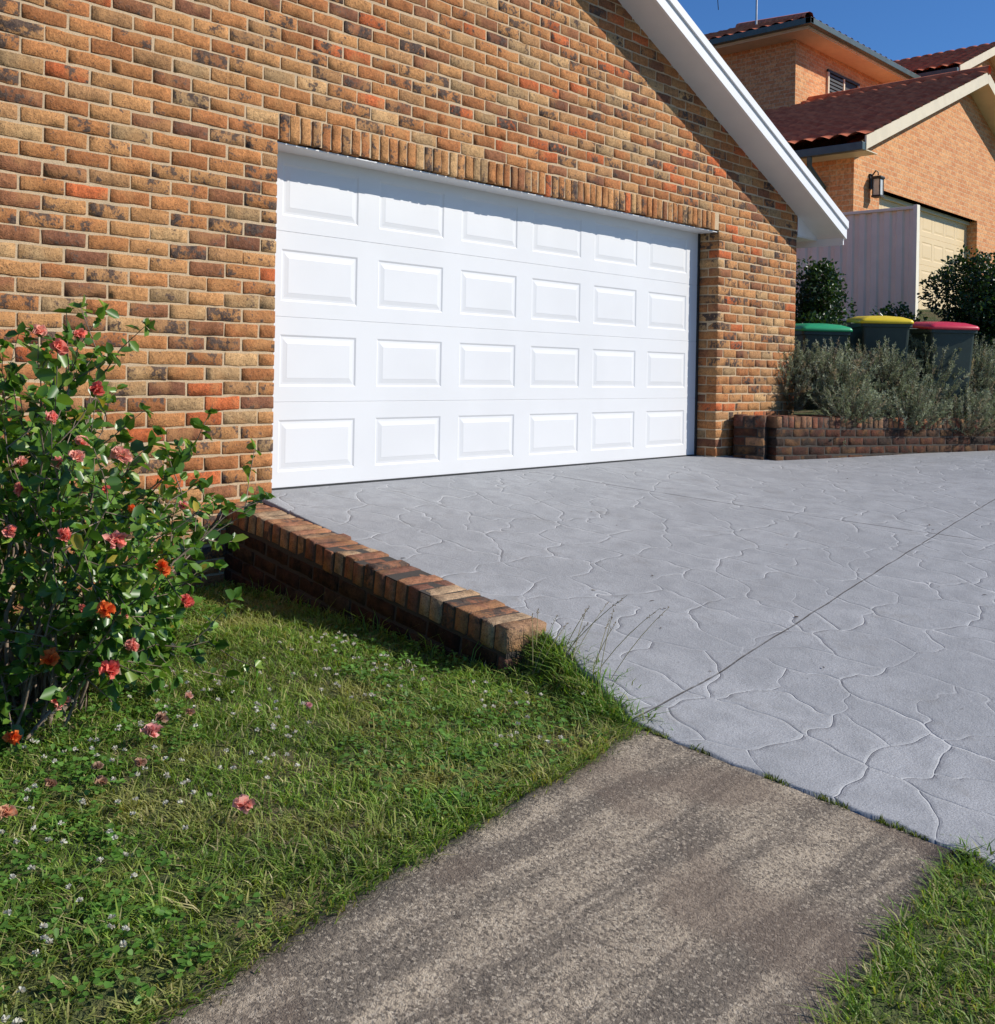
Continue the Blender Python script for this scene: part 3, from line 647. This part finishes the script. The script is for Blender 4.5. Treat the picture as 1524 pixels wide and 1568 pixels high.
# ---------------------------------------------------------------- wheelie bins
def bin_(name,u,w,z,yaw,lidc):
    par=empty(name); par.location=P(u,w,z); par.rotation_euler=(0,0,yaw); nm=lidc[0]
    body=simple(name+'_body_'+nm,(.018,.035,.026),.5,.15,5,.15,150); lid=simple('lid_'+nm,lidc[1],.4,.08,5)
    prof=[(.22,.24,.06),(.235,.26,.30),(.262,.31,.90),(.285,.335,.905),(.285,.335,.955),(.262,.31,.96)]
    V=[];F=[]
    for hx,hy,zz in prof:
        r=.035
        for cx,cy,a0 in((1,1,0),(-1,1,90),(-1,-1,180),(1,-1,270)):
            for k in range(4):
                a=math.radians(a0+k*30); V.append((cx*(hx-r)+r*math.cos(a),cy*(hy-r)+r*math.sin(a),zz))
    for i in range(len(prof)-1):
        for k in range(16): F.append((i*16+k,i*16+(k+1)%16,(i+1)*16+(k+1)%16,(i+1)*16+k))
    F.append(tuple(range(15,-1,-1))); pymesh('body',V,F,body,par)
    V=[];F=[]
    for hx,hy,zz in [(.295,.345,.962),(.298,.348,.985),(.285,.335,1.005),(.20,.24,1.035),(.08,.1,1.045)]:
        r=.05
        for cx,cy,a0 in((1,1,0),(-1,1,90),(-1,-1,180),(1,-1,270)):
            for k in range(4):
                a=math.radians(a0+k*30); V.append((cx*(hx-r)+r*math.cos(a),cy*(hy-r)+r*math.sin(a)-.01,zz+.02*(cy*(hy-r)/.3)))
    for i in range(4):
        for k in range(16): F.append((i*16+k,i*16+(k+1)%16,(i+1)*16+(k+1)%16,(i+1)*16+k))
    F.append(tuple(range(64,80))); F.append(tuple(range(15,-1,-1))); pymesh('lid',V,F,lid,par,True)
    tubes('handle',[([(-.22,.36,.95),(-.22,.41,.98),(.22,.41,.98),(.22,.36,.95)],[.014]*4)],body,par,8)
    for sx in(-1,1): tubes('wheel',[([(sx*.20,.26,.10),(sx*.26,.26,.10)],[.10,.10]),([(sx*.195,.26,.10),(sx*.265,.26,.10)],[.03,.03])],M_black,par,18)
    tubes('axle',[([(-.26,.26,.1),(.26,.26,.1)],[.012,.012])],M_black,par,6)
yw=-math.radians(47)
bin_('wheelie_bin',7.66,-.28,.35,yw+.05,('green',(.03,.34,.14))); bin_('wheelie_bin',8.14,.24,.45,yw-.08,('yellow',(.80,.58,.02))); bin_('wheelie_bin',8.70,.72,.40,yw+.1,('red',(.60,.03,.06)))

# ---------------------------------------------------------------- fence
fen=empty('metal_fence'); V=[];F=[]
M_fence=simple('cream_colour_steel',(.84,.76,.58),.45,.04,3)
prof=[(0,0),(.06,0),(.085,.03),(.145,.03),(.17,0)]
y=0;pts=[]
while y<8:
    for a,d in prof: pts.append((y+a,d))
    y+=.19
for a,d in pts: V+= [P(11.6+d,-.76-a,1.5),P(11.6+d,-.76-a,3.24)]
F=[(2*i,2*i+1,2*i+3,2*i+2) for i in range(len(pts)-1)]
pymesh('sheets',V,F,M_fence,fen); box('top_rail',11.57,11.66,-.74,-8.8,3.24,3.285,M_fence,fen,.006); box('post',11.56,11.67,-.70,-.76,1.4,3.30,M_fence,fen,.006)
for k in range(1,4): box('post',11.565,11.60,-.74-2.37*k,-.80-2.37*k,1.4,3.28,M_fence,fen,.004)

# ---------------------------------------------------------------- neighbour house
nb=empty('neighbour_brick_house'); wn=-2.28; u0=12.9; GZ=1.85
A=lambda a:u0+a
prism('front_wall_left',[(A(0),1.2),(A(1.0),1.2),(A(1.0),4.0),(A(0),4.0)],wn,wn-.24,M_nb,nb)
prism('front_wall_right',[(A(5.72),1.2),(A(9.9),1.2),(A(9.9),4.0),(A(5.72),4.0)],wn,wn-.24,M_nb,nb)
prism('front_gable',[(A(0),4.0),(A(9.9),4.0),(A(9.9),4.6),(A(4.95),6.58),(A(0),4.6)],wn,wn-.24,M_nb,nb)
box('lintel',A(1.0),A(5.72),wn+.012,wn-.2,4.0,4.11,M_nb,nb)
panel_door('garage_door',A(.98),A(5.74),wn-.2,1.87,4,.533,8,.10,.58,.48,.1,.33,M_doorc,nb)
box('door_frame',A(.985),A(5.735),wn-.15,wn-.2,3.93,3.998,M_cream,nb)
box('side_wall',A(.0)+.001,A(.24),wn-.241,wn-12,1.2,4.6,M_nb,nb)
box('side_wall_right',A(9.66),A(9.9)-.001,wn-.241,wn-12,1.2,4.6,M_nb,nb)
def nrake(a0,a1,d0,d1,w0,w1,nm,m):
    f=lambda a:4.6+.4*a if a1<=4.96 else 4.6+.4*(9.9-a)
    prism(nm,[(A(a0),f(a0)+d0),(A(a1),f(a1)+d0),(A(a1),f(a1)+d1),(A(a0),f(a0)+d1)],w0,w1,m,nb)
nrake(-.5,4.949,-.02,.20,wn+.40,wn+.43,'barge_left',M_cream); nrake(4.951,10.4,-.02,.20,wn+.40,wn+.43,'barge_right',M_cream)
nrake(-.5,4.949,0,.015,wn-.02,wn+.399,'rake_soffit_left',M_cream); nrake(4.951,10.4,0,.015,wn-.02,wn+.399,'rake_soffit_right',M_cream)
box('eave_soffit',A(-.5),A(0)-.003,wn+.39,wn-12,4.385,4.40,M_cream,nb)
box('gutter',A(-.62),A(-.505),wn+.42,wn-12,4.36,4.49,M_guttr,nb,.01)
tile_roof('wing_tiles',P(A(-.56),wn+.44,4.6-.4*.56+.20),(0,1,0),(5.51,0,5.51*.4),12,M_tile,nb)
tile_roof('wing_tiles_right',P(A(10.46),wn+.44,4.6-.4*.56+.20),(0,1,0),(-5.51,0,5.51*.4),12,M_tile,nb)
tubes('ridge_caps',[([P(A(4.95),wn+.45,6.82),P(A(4.95),wn-12,6.82)],[.09,.09])],M_tile,nb,8)
tubes('downpipe',[([P(A(-.56),wn-.5,4.36),P(A(-.56),wn-.5,4.2),P(A(-.06),wn-.5,3.95),P(A(-.06),wn-.5,1.6)],[.045]*4)],M_guttr,nb,8)
lm=M_black; la,lz=A(.62),4.0
box('lantern_backplate',la-.05,la+.05,wn+.002,wn+.03,lz-.05,lz+.2,lm,nb); tubes('lantern_bracket',[([P(la,wn+.02,lz+.15),P(la,wn+.10,lz+.25),P(la,wn+.14,lz+.22),P(la,wn+.14,lz+.17)],[.012]*4)],lm,nb,6)
box('lantern_glass',la-.06,la+.06,wn+.08,wn+.20,lz-.17,lz+.10,M_glass,nb)
box('lantern_cap',la-.09,la+.09,wn+.05,wn+.23,lz+.10,lz+.15,lm,nb,.02); box('lantern_base',la-.08,la+.08,wn+.06,wn+.22,lz-.20,lz-.17,lm,nb)
for sx in(-1,1):
    for sy in(.08,.20): box('lantern_bar',la+sx*.065-.01,la+sx*.065+.01,wn+sy-.008,wn+sy+.008,lz-.17,lz+.10,lm,nb)
U0,U1,W0,W1,ZE=17.2,24.0,-5.6,-13.0,8.0
box('upper_storey_walls',U0,U1,W0,W1,1.2,ZE,M_nb,nb)
box('upper_soffit',U0-.52,U1+.5,W0+.52,W1-.5,ZE+.002,ZE+.02,M_cream,nb)
box('upper_fascia',U0-.55,U1+.53,W0+.55,W1-.53,ZE+.021,ZE+.13,M_cream,nb)
for (a,b_,c,d) in((U0-.68,U0-.552,W0+.68,W1-.6),(U0-.68,U1+.6,W0+.68,W0+.552)): box('upper_gutter',a,b_,c,d,ZE+.05+(.003 if b_>20 else 0),ZE+.18,M_guttr,nb,.01)
hw_=(U1-U0)/2+.6; ln_=(W0-W1)+1.2
sl_=math.hypot(1,.4)
tile_roof('upper_tiles_front',P(U0-.6,W0+.6,ZE+.15),(1,0,0),(0,hw_,hw_*.4),2*hw_,M_tile,nb,1/sl_,1/sl_)
tile_roof('upper_tiles_left',P(U0-.6,W0+.6,ZE+.15),(0,1,0),(hw_,0,hw_*.4),ln_,M_tile,nb,1/sl_,1/sl_)
tile_roof('upper_tiles_right',P(U1+.6,W0+.6,ZE+.15),(0,1,0),(-hw_,0,hw_*.4),ln_,M_tile,nb,1/sl_,1/sl_)
tile_roof('upper_tiles_back',P(U0-.6,W1-.6,ZE+.15),(1,0,0),(0,-hw_,hw_*.4),2*hw_,M_tile,nb,1/sl_,1/sl_)
tubes('hip_cap',[([P(U0-.6,W0+.6,ZE+.22),P(U0-.6+hw_,W0+.6-hw_,ZE+.22+hw_*.4)],[.09,.09])],M_tile,nb,8)
wx0,wx1,wz0,wz1=18.7,20.2,6.85,7.62
box('window_glass',wx0,wx1,W0+.004,W0-.05,wz0,wz1,M_dark,nb)
for a,b_,c,d in((wx0-.06,wx1+.06,wz1,wz1+.06),(wx0-.06,wx1+.06,wz0-.08,wz0),(wx0-.06,wx0,wz0,wz1),(wx1,wx1+.06,wz0,wz1),((wx0+wx1)/2-.03,(wx0+wx1)/2+.03,wz0,wz1)):
    box('window_frame',a,b_,W0+.005,W0+.05,c,d,M_dark if d-c<.5 else M_cream,nb)
M_lv=simple('louvre',(.05,.05,.045),.5)
for k in range(9): box('louvre',wx0,wx0+.7,W0+.01,W0+.04,wz0+.03+k*.082,wz0+.08+k*.082,M_lv,nb)
g0,g1,gw0,ze2=23.3,28.4,-4.6,8.45; gc=(g0+g1)/2; ga=ze2+.42*(gc-g0)
prism('upper_gable_wall',[(g0,1.2),(g1,1.2),(g1,ze2),(gc,ga),(g0,ze2)],gw0,gw0-9,M_nb,nb)
for a,b_,s,t in((g0-.5,gc-.001,1,'left'),(gc+.001,g1+.5,-1,'right')):
    f=(lambda x:ze2+.42*(x-g0)) if s==1 else (lambda x:ze2+.42*(g1-x))
    prism('upper_barge_'+t,[(a,f(a)-.02),(b_,f(b_)-.02),(b_,f(b_)+.2),(a,f(a)+.2)],gw0+.4,gw0+.43,M_cream,nb)
    prism('upper_rake_soffit_'+t,[(a,f(a)),(b_,f(b_)),(b_,f(b_)+.015),(a,f(a)+.015)],gw0+.001,gw0+.399,M_cream,nb)
rl=gc-g0+.56
tile_roof('upper_gable_tiles_left',P(g0-.56,gw0+.44,ze2-.42*.56+.2),(0,1,0),(rl,0,rl*.42),9,M_tile,nb)
tile_roof('upper_gable_tiles_right',P(g1+.56,gw0+.44,ze2-.42*.56+.2),(0,1,0),(-rl,0,rl*.42),9,M_tile,nb)
box('upper_gable_gutter',g0-.68,g0-.565,gw0+.42,gw0-9,ze2-.22,ze2-.09,M_guttr,nb,.01)
an=empty('tv_antenna'); tubes('mast',[([P(18.5,-7.3,8.5),P(18.5,-7.3,12.6)],[.025,.02])],M_steel,an,8)
tubes('elements',[([P(18.1,-7.3,12.5),P(19.3,-7.3,12.5)],[.012,.012])]+[([P(18.1+.15*k,-7.6,12.5),P(18.1+.15*k,-7.0,12.5)],[.006,.006]) for k in range(8)],M_steel,an,5)
cab=empty('power_line'); tubes('cable',[([P(19.6-q*6,-9+q*3,10.0+q*6.0-.5*math.sin(q*3.14)) for q in np.linspace(0,1,10)],[.010]*10)],M_black,cab,5)

# ---------------------------------------------------------------- light, sky, camera
S=np.array([.75,-1.0,.86]); S/=np.linalg.norm(S)
el=math.asin(S[2]); az=math.atan2(S[0],S[1])
world=bpy.data.worlds.new("World"); scene.world=world; world.use_nodes=True; nt=world.node_tree
bg=nt.nodes.get('Background') or nt.nodes.new('ShaderNodeBackground')
sky=nt.nodes.new('ShaderNodeTexSky'); sky.sky_type='NISHITA'; sky.sun_disc=False; sky.sun_elevation=el; sky.sun_rotation=az%(2*math.pi); sky.altitude=50; sky.air_density=1.0; sky.dust_density=.2; sky.ozone_density=2.0
tn=nt.nodes.new('ShaderNodeVectorMath'); tn.operation='MULTIPLY'; tn.inputs[1].default_value=(.80,1.45,2.3)
nt.links.new(sky.outputs[0],tn.inputs[0]); nt.links.new(tn.outputs[0],bg.inputs[0]); bg.inputs[1].default_value=.052
sd=bpy.data.lights.new('sun','SUN'); sd.energy=5.0; sd.angle=math.radians(.5); sd.color=(1,.945,.86)
so=bpy.data.objects.new('sun',sd); scene.collection.objects.link(so)
from mathutils import Vector, Matrix
so.rotation_euler=Vector(S).to_track_quat('Z','Y').to_euler()
cam=bpy.data.cameras.new('camera'); co=bpy.data.objects.new('camera',cam); scene.collection.objects.link(co)
cam.sensor_width=36; cam.sensor_fit='AUTO'; cam.lens=1640/1568*36; cam.shift_y=-214/1568; cam.clip_end=3000; cam.clip_start=.05
Rm=Matrix.Rotation(-math.radians(47.1),4,'Z')@Matrix.Rotation(math.radians(90),4,'X')@Matrix.Rotation(math.radians(1.03),4,'Z')
co.matrix_world=Matrix.Translation((-3.84,-5.41,.77))@Rm
scene.camera=co
scene.view_settings.view_transform='Standard'; scene.view_settings.look='None'; scene.view_settings.exposure=0
print('el',math.degrees(el),'objs',len(bpy.data.objects))
